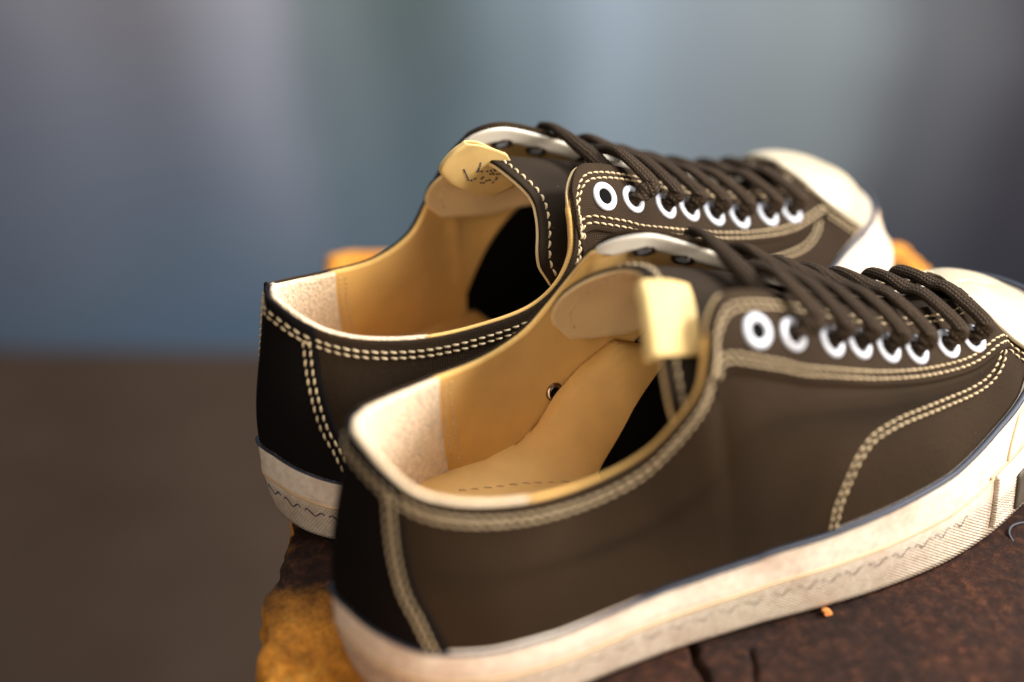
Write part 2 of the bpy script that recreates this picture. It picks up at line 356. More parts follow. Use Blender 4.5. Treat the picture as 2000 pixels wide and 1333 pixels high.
def interp(xs, ys): return lambda x: np.interp(x, xs, ys)
VAMPV = [0,.16,.26,.36,.43,.49,.525,.55,.572,.585,.60,.63,.67,.75,.85,1.]
VAMPU = [14,14.02,14.08,14.25,14.42,14.67,15,15.4,16.05,16.75,17.3,17.85,18.12,18.45,18.75,18.95]
LOWU = [9.5,10.3,10.9,11.4,12.2,13.1,13.7,14.9,15.8,16.6,17.25,17.8,18.3,18.8]
LOWV = [.905,.885,.865,.835,.78,.742,.715,.695,.685,.682,.685,.675,.645,.60]      # lower of the two eyestay seams runs just below
PATV = [0,.14,.29,.36,.475,.63,.76,.9,1.]
PATU = [3.35,3.15,2.95,2.85,2.62,2.45,2.36,2.33,2.36]
CAPV = [0,.25,.38,.51,.6,.7,.85,1.]
CAPU = [21.6,21.2,20.4,19.6,19.2,18.98,18.9,18.95]

def stitches(pts, nrm, pitch=3.0, ln=2.55, r=.40, twist=.22, jitter=.12):
    """one capsule per stitch along a surface polyline"""
    pts = np.asarray(pts, float); d = np.concatenate([[0], np.cumsum(np.linalg.norm(np.diff(pts, axis=0), axis=1))])
    n = max(1, int(d[-1]/pitch)); parts = []
    for k in range(n):
        c = (k+.5)*d[-1]/n+random.uniform(-1, 1)*jitter; 
        s = np.linspace(c-ln/2, c+ln/2, 5)
        P = np.stack([np.interp(s, d, pts[:, a]) for a in range(3)], 1); Q = np.stack([np.interp(s, d, nrm[:, a]) for a in range(3)], 1)
        T = P[-1]-P[0]; Sd = np.cross(T/np.linalg.norm(T), Q[2]); P = P+Sd*np.linspace(-twist, twist, 5)[:, None]
        P = P+Q*np.array([-.30, .12, .25, .12, -.30])[:, None]
        V, F, UV = tube_pts(P, Q, r*np.array([.45, .9, 1, .9, .45])*random.uniform(.93, 1.07), r*np.array([.4, .85, 1, .85, .4]), k=6)
        parts.append((V, F, UV))
    return parts
def seam_uv(last, Us, Vs, off, n=200):
    q = catmull(np.stack([Us, Vs], 1), n); P, Nn = last.at(q[:, 0], np.clip(q[:, 1], 0, 1), off); return P, Nn
def offset_line(P, Nn, d):
    T = np.gradient(P, axis=0); T /= np.linalg.norm(T, axis=1, keepdims=True); return P+np.cross(T, Nn)*d

def far_label():
    # the loop stands open behind the tongue's end: four rows (top to bottom) of inner-face points, then back over the outside
    rows = [[(109.9, 2.0, 104.4), (105.6, 2.0, 107.2), (98.8, 2.0, 110.5), (94.0, 2.0, 112.2)], [(115.4, 4.0, 96.2), (105.9, 4.0, 100.9), (94.7, 4.0, 107.1), (89.3, 4.0, 108.6)], [(118.6, 7.0, 89.6), (104.8, 7.0, 95.1), (93.1, 7.0, 100.8), (87.0, 7.0, 102.3)], [(111.6, 11.0, 85.5), (103.6, 11.0, 88.4), (96.7, 11.0, 91.8), (92.5, 11.0, 94.8)]]
    out = []
    for r in rows:
        r = [np.array(p, float) for p in r]
        q = r+[r[3]+np.array([-.4, 1.2, .2]), r[3]+np.array([.6, 2.4, .2]), r[2]+np.array([1, 2.9, .1]), r[1]+np.array([0, 2.9, -.3]), r[0]+np.array([1, 2.4, -.5])]
        out.append(catmull(np.array(q), 44))
    out = np.array(out); return np.stack([catmull(out[:, j], 24) for j in range(44)], 1)

def build_shoe(near, root):
    L = Last(near)
    nv = 26; vs_ = np.linspace(0, 1, nv)
    # --- vamp (under-layer over the whole front)
    for sg in (1,):
        Us = np.concatenate([np.linspace(13.2, 23, 60), ]); Ua = np.concatenate([Us, -Us[::-1][1:]])  # passes the toe
    # vamp as two mirrored halves welded at the toe by sharing positions: build one grid from +13.2 over the toe to -13.2
    Ua = np.linspace(13.2, 32.8, 110); Ub = np.where(Ua > 23, Ua-46, Ua)
    Ug, Vg = np.meshgrid(Ub, vs_, indexing='ij')
    Vmax = np.where(np.abs(Ub) < 19, 1.0, 1.0); Vg = Vg*Vmax[:, None]
    link('vamp', L.panel('vamp', Ug, Vg, .55, -.2), root, MT['canvas'])
    # --- quarters, eyestays
    for sg in (1, -1):
        vq = np.concatenate([np.linspace(0, .5, 14), np.linspace(.515, .70, 22), np.linspace(.72, 1, 12)])
        t = np.linspace(0, 1, 90); Ue = np.interp(vq, VAMPV, VAMPU)+.10
        Ug = sg*(2.0+(Ue[None, :]-2.0)*t[:, None]); Vg = np.broadcast_to(vq, Ug.shape)
        q = link('quarter', L.panel('quarter', Ug, Vg, 1.3, .5), root, MT['canvas'])
        u = np.linspace(9.8, 18.75, 90); vl = np.interp(u, LOWU, LOWV)-.028
        tt = np.linspace(0, 1, 14); Ug = np.broadcast_to((sg*u)[:, None], (90, 14)); Vg = vl[:, None]+(1-vl[:, None])*tt
        link('eyestay', L.panel('eyestay', Ug, Vg, 2.1, 1.2), root, MT['canvas'])
    # --- heel patch over the back
    t = np.linspace(-1, 1, 50); ue = np.interp(vs_, PATV, PATU)+.18; Ug = t[:, None]*ue[None, :]; Vg = np.broadcast_to(vs_, Ug.shape)
    link('heel_patch', L.panel('heel_patch', Ug, Vg, 2.0, .5), root, MT['patch'])
    # --- lining: brushed heel piece, cream quarters, vamp lining blackened for deep shade
    hl = 6.6
    Ug, Vg = np.meshgrid(np.linspace(-5.1, 5.1, 70), np.linspace(.1, 1, 30), indexing='ij')
    edge = .25
    A, n_ = L.at(Ug, Vg, -.1); B, _ = L.at(Ug, Vg, -2.4); 
    A[:, -1, 2] -= .2; B[:, -1, 2] -= 1.0; B[:, -2, 2] -= .3
    link('heel_lining', shell('heel_lining', A, B, .5), root, MT['terry'])
    for sg in (1, -1):
        vv = np.concatenate([np.linspace(.05, .9, 26), np.linspace(.92, 1, 6)])
        # boundary with the shade-black vamp lining: x = 118 + .75 (z-33)
        P = L.S0(np.full(len(vv), sg*12.), vv); z = P[:, 2]
        xb = 118+.75*np.maximum(z-33, 0)
        ub = []
        ug = np.linspace(6, 19, 120)
        for k, v in enumerate(vv):
            x = L.S0(sg*ug, np.full(120, v))[:, 0]; ub.append(np.interp(xb[k], np.maximum.accumulate(x), ug))
        ub = np.array(ub); t = np.linspace(0, 1, 80)
        Ug = sg*(5.0+(ub[None]-5.0)*t[:, None]); Vg = np.broadcast_to(vv, Ug.shape)
        Vg = Vg*(1-.055*np.clip((np.abs(Ug)-10.3)/1.0, 0, 1))
        A, _ = L.at(Ug, Vg, -.2); B, _ = L.at(Ug, Vg, -1.9)
        A[:, -1, 2] += .25; B[:, -1, 2] -= .5
        link('lining', shell('lining', A, B, .3), root, MT['lining'])
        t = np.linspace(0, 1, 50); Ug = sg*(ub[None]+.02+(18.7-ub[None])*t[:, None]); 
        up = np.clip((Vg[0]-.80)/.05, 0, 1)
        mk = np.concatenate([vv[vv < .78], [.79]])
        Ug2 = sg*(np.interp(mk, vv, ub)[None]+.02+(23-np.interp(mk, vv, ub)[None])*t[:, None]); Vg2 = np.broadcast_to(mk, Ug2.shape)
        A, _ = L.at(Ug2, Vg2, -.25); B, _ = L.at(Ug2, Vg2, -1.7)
        link('vamp_lining_shade', shell('vamp_lining_shade', A, B), root, MT['shadeblack'])
        # light tape behind the eyelets, along the throat edge
        u = np.linspace(10.6, 18.4, 80); d = 7.5*np.clip((u-10.4)/1.2, .25, 1); vl = L.v_top(sg*u, d); tt = np.linspace(0, 1, 10)
        Ug = np.broadcast_to((sg*u)[:, None], (80, 10)); Vg = vl[:, None]+(1-vl[:, None])*tt
        A, _ = L.at(Ug, Vg, -.3-1.65*np.clip((1-Vg)/.06, 0, 1)); B, _ = L.at(Ug, Vg, -1.1-1.65*np.clip((1-Vg)/.06, 0, 1))
        A[:, -1, 2] += .3; B[:, -1, 2] += .1
        link('facing', shell('facing', A, B), root, MT['facing'] if sg == -1 else MT['edge'])
    # --- stitching rows
    def rows(name, segs, r=.40, pitch=3.0, ln=2.55, m='thread'):
        parts = []
        for P, Nn in segs: parts += stitches(P, Nn, pitch=pitch, ln=ln, r=r)
        V, F, UV = join(parts); o = link(name, mesh(name, V, F, UV), root, MT[m]); o['kind'] = 'stuff'; return o
    segs = []
    for d in (3.8, 5.9):
        for sg in (1, -1):
            for (a, b, off) in ((.05, 2.4, 2.0), (2.45, 9.75, 1.35), (9.9, 18.3, 2.15)):
                u = sg*np.linspace(a, b, 150); P, Nn = L.at(u, L.v_top(u, d), off); segs.append((P, Nn))
    rows('collar_stitching', segs)
    segs = []
    for sg in (1, -1):
        u = np.array([10.2, 10.9, 11.4, 12.2, 13.1, 13.7, 14.9, 15.8, 16.6, 17.25, 17.8, 18.3, 18.7])
        if sg == 1 or True:
            v = np.interp(u, LOWU, LOWV)
            P, Nn = seam_uv(L, sg*u, v, 2.15)
            segs += [(offset_line(P, Nn, sg*0.0), Nn), (offset_line(P, Nn, -sg*2.2), Nn)]
    rows('eyestay_stitching', segs)
    segs = []
    for sg in (1, -1):
        v = np.array([.13, .2, .26, .36, .43, .49, .525, .55, .572, .585, .60, .63, .67, .75, .86, .97])
        uu = np.interp(v, VAMPV, VAMPU); P, Nn = seam_uv(L, sg*uu, v, 1.35, 260)
        o2 = np.where(P[:, 0] > 236, 2.15, 0)[:, None]*0
        segs += [(offset_line(P, Nn, 0)+Nn*0, Nn), (offset_line(P, Nn, sg*2.2), Nn)]
    rows('vamp_stitching', segs)
    segs = []
    for sg in (1, -1):
        v = np.array([.1, .2, .29, .36, .475, .63, .76, .88, .93]); uu = np.interp(v, PATV, PATU)
        P, Nn = seam_uv(L, sg*uu, v, 2.05); segs += [(offset_line(P, Nn, sg*0.0), Nn), (offset_line(P, Nn, -sg*2.1), Nn)]
    rows('heel_patch_stitching', segs)
    # cap seam
    segs = []
    for sg in (1, -1):
        v = np.array([.36, .42, .51, .6, .7, .85, .97]); uu = np.interp(v, CAPV, CAPU)-.28
        P, Nn = seam_uv(L, sg*uu, v, .8); segs += [(P, Nn), (offset_line(P, Nn, -sg*2.1), Nn)]
    rows('toe_seam_stitching', segs)
    # --- toe cap (rubber)
    vc = np.linspace(.12, 1, 30); ue = np.interp(vc, CAPV, CAPU); t = np.linspace(0, 1, 70)
    s_ = np.concatenate([t, 2-t[::-1][1:]])
    Ug = np.where(s_[:, None] <= 1, ue[None]+(23-ue[None])*s_[:, None], -(ue[None]+(23-ue[None])*(2-s_[:, None])))
    Ug[s_ == 1] = 23
    link('toe_cap', L.panel('toe_cap', Ug, np.broadcast_to(vc, Ug.shape), 2.4, .4), root, MT['cap'])
    # --- foxing, outsole
    ua = np.linspace(-23, 23, 277)
    zf = np.interp(np.abs(ua), FOXU, FOXZ)-5*np.clip(-ua/1.5, 0, 1)*np.clip(1-(-ua-3)/4, 0, 1)
    b = crv(L.FB, ua); tg = np.gradient(b, axis=0); nn = np.stack([tg[:, 1], -tg[:, 0]], 1); nn /= np.linalg.norm(nn, axis=1, keepdims=True)
    if nn[138, 0] > 0: nn = -nn
    nn[0] = nn[-1] = (1, 0)
    vt = L.v_z(ua, zf); Ptop, Ntop = L.SN(ua, vt)
    toew = np.clip((np.abs(ua)-18)/3, 0, 1)
    th = 2.6+3.4*toew
    hw = np.clip(1-np.abs(ua)/4, 0, 1)
    bot = np.concatenate([b+nn*(5.2+3.6*toew-4.2*hw)[:, None], toe(b[:, 0])[:, None]*.8], 1)
    topo = Ptop+Ntop*th[:, None]
    prof = []
    ts = np.linspace(0, 1, 16)
    for t in ts:
        base = bot*(1-t)+topo*t
        bulge = np.sin(t*math.pi)*(1.2+3.2*toew)
        base[:, :2] += nn*bulge[:, None]; prof.append(base)
    top2 = Ptop+Ntop*(th*.6)[:, None]; top2[:, 2] += .9; top3 = Ptop+Ntop*.2; top3[:, 2] += .3
    prof += [top2, top3]
    bi = np.concatenate([b-nn*1.0, toe(b[:, 0])[:, None]*.8], 1)
    G = np.stack([bi]+prof, 1)
    G = L.shift(G)
    me = sheet('foxing', G)
    uvl = me.uv_layers[0]; idx = np.empty(len(me.loops), int); me.loops.foreach_get('vertex_index', idx)
    arc = np.concatenate([[0], np.cumsum(np.linalg.norm(np.diff(bot, axis=0), axis=1))])
    uvz = np.stack([np.repeat(arc, G.shape[1]), (G[..., 2]-toe(G[..., 0])*.8).ravel()], 1); uvl.data.foreach_set('uv', uvz[idx].ravel())
    fox = link('foxing', recalc(me), root, MT['foxing'])
    def foxpt(u, t, off=0.0):
        """a point on the foxing's outer wall (t 0 sole, 1 top)"""
        u = np.asarray(u, float); t = np.broadcast_to(t, u.shape); k = t*15
        P = np.zeros(u.shape+(3,)); 
        for a in range(3):
            g = G[:, 1:17, a]
            iu = np.clip((u+23)/46*276, 0, 275.999); i0 = iu.astype(int); fu = iu-i0
            k0 = np.clip(k.astype(int), 0, 14); fk = k-k0
            P[..., a] = (g[i0, k0]*(1-fu)+g[i0+1, k0]*fu)*(1-fk)+(g[i0, k0+1]*(1-fu)+g[i0+1, k0+1]*fu)*fk
        n2 = np.stack([np.interp(u, ua, nn[:, 0]), np.interp(u, ua, nn[:, 1]), np.zeros_like(u)], -1)
        return P+n2*off, n2
    # outsole slab
    o1 = np.concatenate([b+nn*(4.8+3.6*toew-4.2*hw)[:, None], toe(b[:, 0])[:, None]*.8+.0], 1); o0 = o1.copy(); o0[:, 2] -= 0; o1[:, 2] += 4
    ctr = np.concatenate([b*np.array([1, 0])*1.0, toe(b[:, 0])[:, None]*.8], 1)
    o0[:, 2] += .2; ctr[:, 2] += .2
    Gs = L.shift(np.stack([o1, o0+np.array([0, 0, -.0]), ctr], 1))
    link('outsole', recalc(sheet('outsole', Gs)), root, MT['outsole'])
    # navy pinstripe bead along the foxing top
    u = np.linspace(-23, 23, 500)
    tp = np.stack([np.interp(u, ua, topo[:, a]) for a in range(3)], 1); tn = np.stack([np.interp(u, ua, Ntop[:, a]) for a in range(3)], 1)
    wgt = np.clip((np.abs(u)-4.5)/3, .15, 1)
    V, F, UV = tube_pts(L.shift(tp+np.array([0, 0, .35])-tn*.5), tn, 1.0*wgt, 1.15, k=8)
    link('foxing_stripe', mesh('foxing_stripe', V, F, UV), fox, MT['navy'])
    # moulded tan ridge and zigzag line
    u = np.linspace(-16.9, 16.9, 500); P, n2 = foxpt(u, .60, .1)
    V, F, UV = tube_pts(P, n2, .55, .40, k=8); link('foxing_ridge', mesh('foxing_ridge', V, F, UV), fox, MT['ridge'])
    parts = []
    uz = np.linspace(-16.7, 16.7, 3000); Pz, nz = foxpt(uz, .42, .05); az = np.concatenate([[0], np.cumsum(np.linalg.norm(np.diff(Pz, axis=0), axis=1))])
    s = 2.
    while s < az[-1]-12:
        off = [(0, .0), (.9, 1.0), (2.2, -.1), (3.6, -1.3), (4.9, -.2), (6.1, 1.0), (7.2, .2)]
        ss = np.array([s+a for a, _ in off]); tt = .42+np.array([h for _, h in off])/26.
        uu = np.interp(ss, az, uz); P, n2 = foxpt(uu, tt, .06); P = catmull(P, 14); n2 = np.repeat(n2[3:4], 14, 0)
        parts.append(tube_pts(P, n2, (.27 if not near else .06+.17*np.exp(-((np.arange(14)-7.)/1.5)**2)), .12, k=6)); s += 8.6+random.uniform(-.5, .8)
    V, F, UV = join(parts); z_ = link('zigzag_line', mesh('zigzag_line', V, F, UV), fox, MT['navyink']); z_['kind'] = 'stuff'
    # ribbed toe bumper band: starts at the ball of the foot
    ub_ = np.concatenate([np.linspace(16.95, 23, 240), -np.linspace(16.95, 23, 240)[::-1][1:]])
    rows_ = np.linspace(.10, .60, 64)
    Gb = []
    for k, t in enumerate(rows_):
        rib = .55*abs(math.sin(k*math.pi/4))
        P, n2 = foxpt(ub_, t, 0); tooth = .30*np.abs(np.sin(np.arange(len(ub_))*math.pi/2.0))
        n2[np.abs(np.abs(ub_)-23) < .2] = (1, 0, 0)
        Gb.append(P+n2*(1.2+rib*.8+tooth)[:, None])
    Gb = np.stack(Gb, 1); Pin = []
    for t in rows_:
        P, n2 = foxpt(ub_, t, -.3); Pin.append(P)
    link('toe_bumper', shell('toe_bumper', Gb, np.stack(Pin, 1), .3), fox, MT['foxing'])
    for tt in (.635, .93):
        u = np.concatenate([np.linspace(16.8+(.5 if tt > .9 else 0), 23, 200), -np.linspace(16.8+(.5 if tt > .9 else 0), 23, 200)[::-1][1:]]); P, n2 = foxpt(u, tt, .1)
        n2[np.abs(np.abs(u)-23) < .2] = (1, 0, 0)
        if tt > .9:
            tw = .635+(.93-.635)*np.clip((np.abs(u)-17.32)/.45, 0, 1)**.6; P, n2 = foxpt(u, tw, .1)
        V, F, UV = tube_pts(P, n2, .6, .45, k=8); link('bumper_line', mesh('bumper_line', V, F, UV), fox, MT['ridge'])
    ug_, tg_ = np.meshgrid(np.linspace(17.55, 19.4, 24), np.linspace(.14, .46, 12), indexing='ij')
    for sg in (1, -1):
        A, _ = foxpt(sg*ug_.ravel(), tg_.ravel(), 2.6); B, _ = foxpt(sg*ug_.ravel(), tg_.ravel(), 1.2)
        link('sole_badge', shell('sole_badge', A.reshape(24, 12, 3), B.reshape(24, 12, 3)), fox, MT['outsole'])
    # --- insole with raised arch on the medial side
    med = 1 if near else -1           # sign of y of the medial side
    xs = np.concatenate([np.linspace(20, 104, 50)]); 
    def insole_z(x, y):
        rise = np.interp(x, [20, 57, 74, 89, 97, 102, 112, 125, 142, 165, 185], [24, 26.5, 26, 29, 36, 43, 51, 57, 50, 32, 24])-22
        t = np.clip((y*med-4)/31, 0, 1); return 22+rise*t**1.6
    def wall_y(x, side, z=26):
        u = np.linspace(0, 20, 200)*side; P = L.S0(u, L.v_z(u, np.full(200, float(z)))); return np.interp(x, P[:, 0], P[:, 1])
    wp = {sd: np.array([wall_y(x, sd) for x in np.linspace(8, 230, 80)]) for sd in (1, -1)}
    def ins(x0f, x1f, name, m, n1=60):
        ty = np.linspace(0, 1, 41); G_ = np.zeros((n1, 41, 3))
        for j, t in enumerate(ty):
            yn = -40+80*t
            x0, x1 = x0f(yn), x1f(yn)
            x = np.linspace(x0, x1, n1)
            lo = np.interp(x, np.linspace(8, 230, 80), wp[1])+1.9; hi = np.interp(x, np.linspace(8, 230, 80), wp[-1])-1.9
            y = np.clip(yn, lo, hi); G_[:, j] = np.stack([x, y, insole_z(x, y)], 1)
        B_ = G_.copy(); B_[..., 2] -= 2.5
        return link(name, shell(name, G_, B_), root, m)
    bound = lambda y: (106+(y*med-15)*2.0 if y*med > 15 else 105-(15-y*med)*.1) if near else 122
    ins(lambda y: 20+14*(abs(y)/36)**2, lambda y: min(bound(y), 150), 'insole', MT['insole'])
    ins(lambda y: min(bound(y), 150)+.05, lambda y: 205, 'toe_insole_shade', MT['shadeblack'])  # front of the insole coloured black as deep shade
    # dashed seam on the insole
    sp = np.array([(60, 27.5), (68, 25.6), (78, 23), (88, 19), (98, 13.8), (106, 9)])*np.array([1, med]) if near else np.array([(50, -20), (60, -16), (75, -12), (90, -10), (104, -9)])
    q = catmull(sp, 80); P = np.stack([q[:, 0], q[:, 1], insole_z(q[:, 0], q[:, 1])+.15], 1)
    V, F, UV = join(stitches(P, np.tile([0, 0, 1.], (80, 1)), pitch=3.9, ln=3.2, r=.16, twist=.3)); o = link('insole_stitching', mesh('insole_stitching', V, F, UV), root, MT['thread']); o['kind'] = 'stuff'
    # seam lines inside the heel (two rows of small stitches beside the join)
    segs = []
    for sg in (1, -1):
        for du in (5.2, 5.33):
            v = np.linspace(.3, .97, 60); P, Nn = L.at(np.full(60, sg*du), v, -2.5); segs += stitches(P, -Nn, pitch=2.2, ln=1.2, r=.25)
    V, F, UV = join(segs); o = link('heel_lining_stitching', mesh('heel_lining_stitching', V, F, UV), root, MT['thread']); o['kind'] = 'stuff'
    # --- vent eyelet low on the medial side
    sd = -1 if near else 1
    u0, v0 = L.snap((103, -sd*37., 43.), sd); P, Nn = L.at(np.array([u0]), np.array([v0]), -2.1)
    ring(root, 'vent_eyelet', P[0], -Nn[0], 3.3, 1.6, .9, MT['metal'], inner=MT['shadeblack'])
    # --- eyelets
    EP = [(126.7,-29.9,96.7),(140,-29.7,90.6),(153.5,-29.3,84.8),(167.1,-28.8,79.3),(180.7,-28,74),(194.3,-26.7,69.3),(208.5,-25.6,65.7),(223.1,-24.6,63.3)]
    holes = {}
    for sg in (1, -1):
        for i, e in enumerate(EP):
            u0, v0 = L.snap((e[0], e[1], e[2]), 1)
            if sg == -1: v0 = float(L.v_top([-u0], 9.0)[0])
            P, Nn = L.at(np.array([sg*u0]), np.array([v0]), 2.1); holes[(sg, i)] = (P[0], Nn[0], u0, v0)
            ey = ring(root, 'eyelet', P[0], Nn[0], 5.2, 2.7, .75, MT['white'], inner=MT['shadeblack'])
            if i < 2:
                Pi, Ni = L.at(np.array([sg*u0]), np.array([v0]), -2.75)
                ring(ey, 'eyelet_back', Pi[0], -Ni[0], 3.9, 2.3, .6, MT['darkmetal'], inner=MT['white'])  # white disc: light coming through the hole, put into the colour
    # --- tongue
    tc = dict(x=[85,111,125,145,170,196,221,240], z=[107,101,97,91,79.5,69,62.5,61.5], w=[33,33,33,31,28,25,21,18], d=[34,34,33,26,16,9,6,5])
    if near: tc['z'] = [z+2.2 for z in tc['z'][:4]]+tc['z'][4:]; tc['d'] = [39, 39, 37, 27]+tc['d'][4:]
    def tz(x): return np.interp(x, tc['x'], tc['z'])
    def tong(x, a, off=0.):
        w_, d_ = np.interp(x, tc['x'], tc['w']), np.interp(x, tc['x'], tc['d'])
        th_ = a*math.pi/2*.97; y = w_*np.sin(th_)+(1.5 if not near else -0.5)-np.interp(x, [135, 165, 200, 240], [0, 5, 7, 5]); z = tz(x)-d_*(1-np.cos(th_))
        n_ = np.stack([np.full_like(y, .33), np.sin(th_)*1.0, np.cos(th_)*.95], -1); n_ /= np.linalg.norm(n_, axis=-1, keepdims=True)
        return L.shift(np.stack([x, y, z], -1)+n_*np.asarray(off)[..., None] if np.ndim(off) else np.stack([x, y, z], -1)+n_*off), n_
    ea = [-1, -.93, -.8, -.6, -.4, -.15, 0.1, .35, .55, .75, .9, .97, 1]
    exN = [105, 100, 98, 98, 101, 106, 110, 109, 102, 95.5, 96, 100, 106]
    exF = [106, 101, 100, 104, 107, 104, 104, 107, 101, 96, 96, 100, 106]
    ex = exN if near else exF
    aa = np.linspace(-1, 1, 61); xe = np.interp(aa, ea, ex); xe = np.convolve(np.pad(xe, 2, 'edge'), np.ones(5)/5, 'valid')
    t = np.linspace(0, 1, 60)**1.2
    Xg = xe[None]+(238-xe[None])*t[:, None]; Ag = np.broadcast_to(aa, Xg.shape)
    A, n_ = tong(Xg, Ag, 1.0); Bm, _ = tong(Xg, Ag, -.1); B2, _ = tong(Xg, Ag, -1.3)
    tongue = link('tongue', shell('tongue', A, Bm), root, MT['tongue'])
    link('tongue_lining', shell('tongue_lining', Bm-n_*.02, B2, .5), tongue, MT['edge'])
    sel = slice(2, 59); parts = []
    Pt, nt_ = tong(xe[sel]+3.4, aa[sel], 1.15); parts += stitches(Pt, nt_, pitch=3.3, ln=2.7, r=.5)
    Pt, nt_ = tong(xe[sel]+6.0, aa[sel], -1.35); parts += stitches(Pt, -nt_, pitch=3.3, ln=2.4, r=.3)
    V, F, UV = join(parts); o = link('tongue_stitching', mesh('tongue_stitching', V, F, UV), tongue, MT['thread']); o['kind'] = 'stuff'
    # label folded over the end of the tongue
    a0, a1, reach0, lift = (-.56, -.12, 5.5, .6) if near else (.02, .62, 9, 2.0)
    al = np.linspace(a0, a1, 24); rowsL = []
    for a in al:
        xa = np.interp(a, aa, xe); reach = reach0 if near else reach0*(1-.75*(a-a0)/(a1-a0))
        if near: pr = [(xa+15, -2.3, 0), (xa+8, -2.6, 0), (xa+1, -2.6, 0), (xa-reach*.55, -2.6, 0), (xa-reach*.9, -1.2, 0), (xa-reach, .8, 0), (xa-reach*.85, 2.8, 0), (xa-reach*.4, 3.0, 0), (xa+3, 3.0, 0), (xa+8, 2.4, 0), (xa+12, 1.6, 0)]
        else: pr = [(xa+18, -1.7, 0), (xa+12, -3.2, 0), (xa+5, -4.6, 0), (xa, -4.8, 0), (xa-reach*.7, -3.8, 0), (xa-reach, -1, 0), (xa-reach*.9, 1.4, 0), (xa-reach*.4, 2.6, 0), (xa+2, 2.6, 0), (xa+6, 2.0, 0), (xa+9, 1.5, 0)]
        q = catmull(np.array(pr), 44); pts_ = []
        for X, o_, _ in q: 
            p_, _ = tong(np.array([X]), np.array([a]), float(o_)); pts_.append(p_[0])
        rowsL.append(np.array(pts_))
    G_ = np.stack(rowsL, 0) if near else far_label()
    dU = np.gradient(G_, axis=0); dV = np.gradient(G_, axis=1); nn_ = np.cross(dU, dV); nn_ /= np.linalg.norm(nn_, axis=-1, keepdims=True)
    lab = link('tongue_label', shell('tongue_label', G_+nn_*.3, G_-nn_*.3, .4), tongue, MT['label'])
    if not near:
        # embroidered dashes of the maker's mark on the label's inner face (row, column of the label's grid)
        strokes = [[(13.6,9.9),(16.0,9.0),(18.2,8.4)],[(18.2,8.2),(16.0,7.1)],[(8.2,7.9),(10.4,7.6),(13.6,7.5)],[(12.5,7.6),(12.2,6.6)],[(11.6,6.3),(9.4,4.8)],[(12.2,5.3),(9.4,4.8)],[(12.5,5.6),(11.5,4.2),(7.5,1.1)],[(17.8,6.3),(17.2,5.3)],[(16.5,6.5),(14.4,6.0)],[(15.5,6.6),(14.1,5.8)],[(16.5,5.5),(15.0,4.7)],[(14.1,4.4),(13.0,3.7)],[(16.8,4.2),(13.9,3.9)],[(10.2,2.4),(7.6,1.1)],[(8.9,2.4),(9.6,1.5)]]
        parts = []
        for st in strokes:
            q = catmull(np.array(st, float), 24); ii, jj = q[:, 0], q[:, 1]
            i0 = ii.astype(int); j0 = jj.astype(int); fi = (ii-i0)[:, None]; fj = (jj-j0)[:, None]
            P = (G_[i0, j0]*(1-fj)+G_[i0, j0+1]*fj)*(1-fi)+(G_[i0+1, j0]*(1-fj)+G_[i0+1, j0+1]*fj)*fi
            Q = nn_[i0, j0]; dn = np.sign((Q*(np.array([-.4, -.75, .5]))).sum(1).mean()); Q = Q*dn
            parts += stitches(P+Q*.32, Q, pitch=1.15, ln=.85, r=.32, twist=.05)
        V, F, UV = join(parts); o = link('label_lettering', mesh('label_lettering', V, F, UV), lab, MT['navyink']); o['kind'] = 'stuff'
    # --- laces
    make_laces(L, root, holes, tong, near)
    return L

def ring(root, name, P, Nn, R, r, h, m, inner=None):
    """domed flanged ring: one lathe profile turned about the normal"""
    prof = [(r-.1, -1.6), (r, 0), (r+.25, h*.62), (r+.8, h), (R-.9, h), (R-.25, h*.6), (R, 0), (R-.1, -.3)]
    k = 40; Z = Nn/np.linalg.norm(Nn); X = np.cross(Z, [0, 0, 1.]); X /= np.linalg.norm(X); Y = np.cross(Z, X)
    th = np.linspace(0, 2*np.pi, k, endpoint=False)
    V = np.array([[P+(X*math.cos(a)+Y*math.sin(a))*q+Z*z for a in th] for q, z in prof])
    n = len(prof); F = [(i*k+j, i*k+(j+1) % k, (i+1)*k+(j+1) % k, (i+1)*k+j) for i in range(n-1) for j in range(k)]
    me = recalc(mesh(name, V.reshape(-1, 3), F)); o = link(name, me, root, m)
    if inner:
        D = np.array([P+Z*.12+(X*math.cos(a)+Y*math.sin(a))*(r+.15) for a in th]+[P+Z*.12])
        link('eyelet_hole_disc', mesh('eyelet_hole_disc', D, [(j, (j+1) % k, k) for j in range(k)], smooth=False), o, inner)
    return o

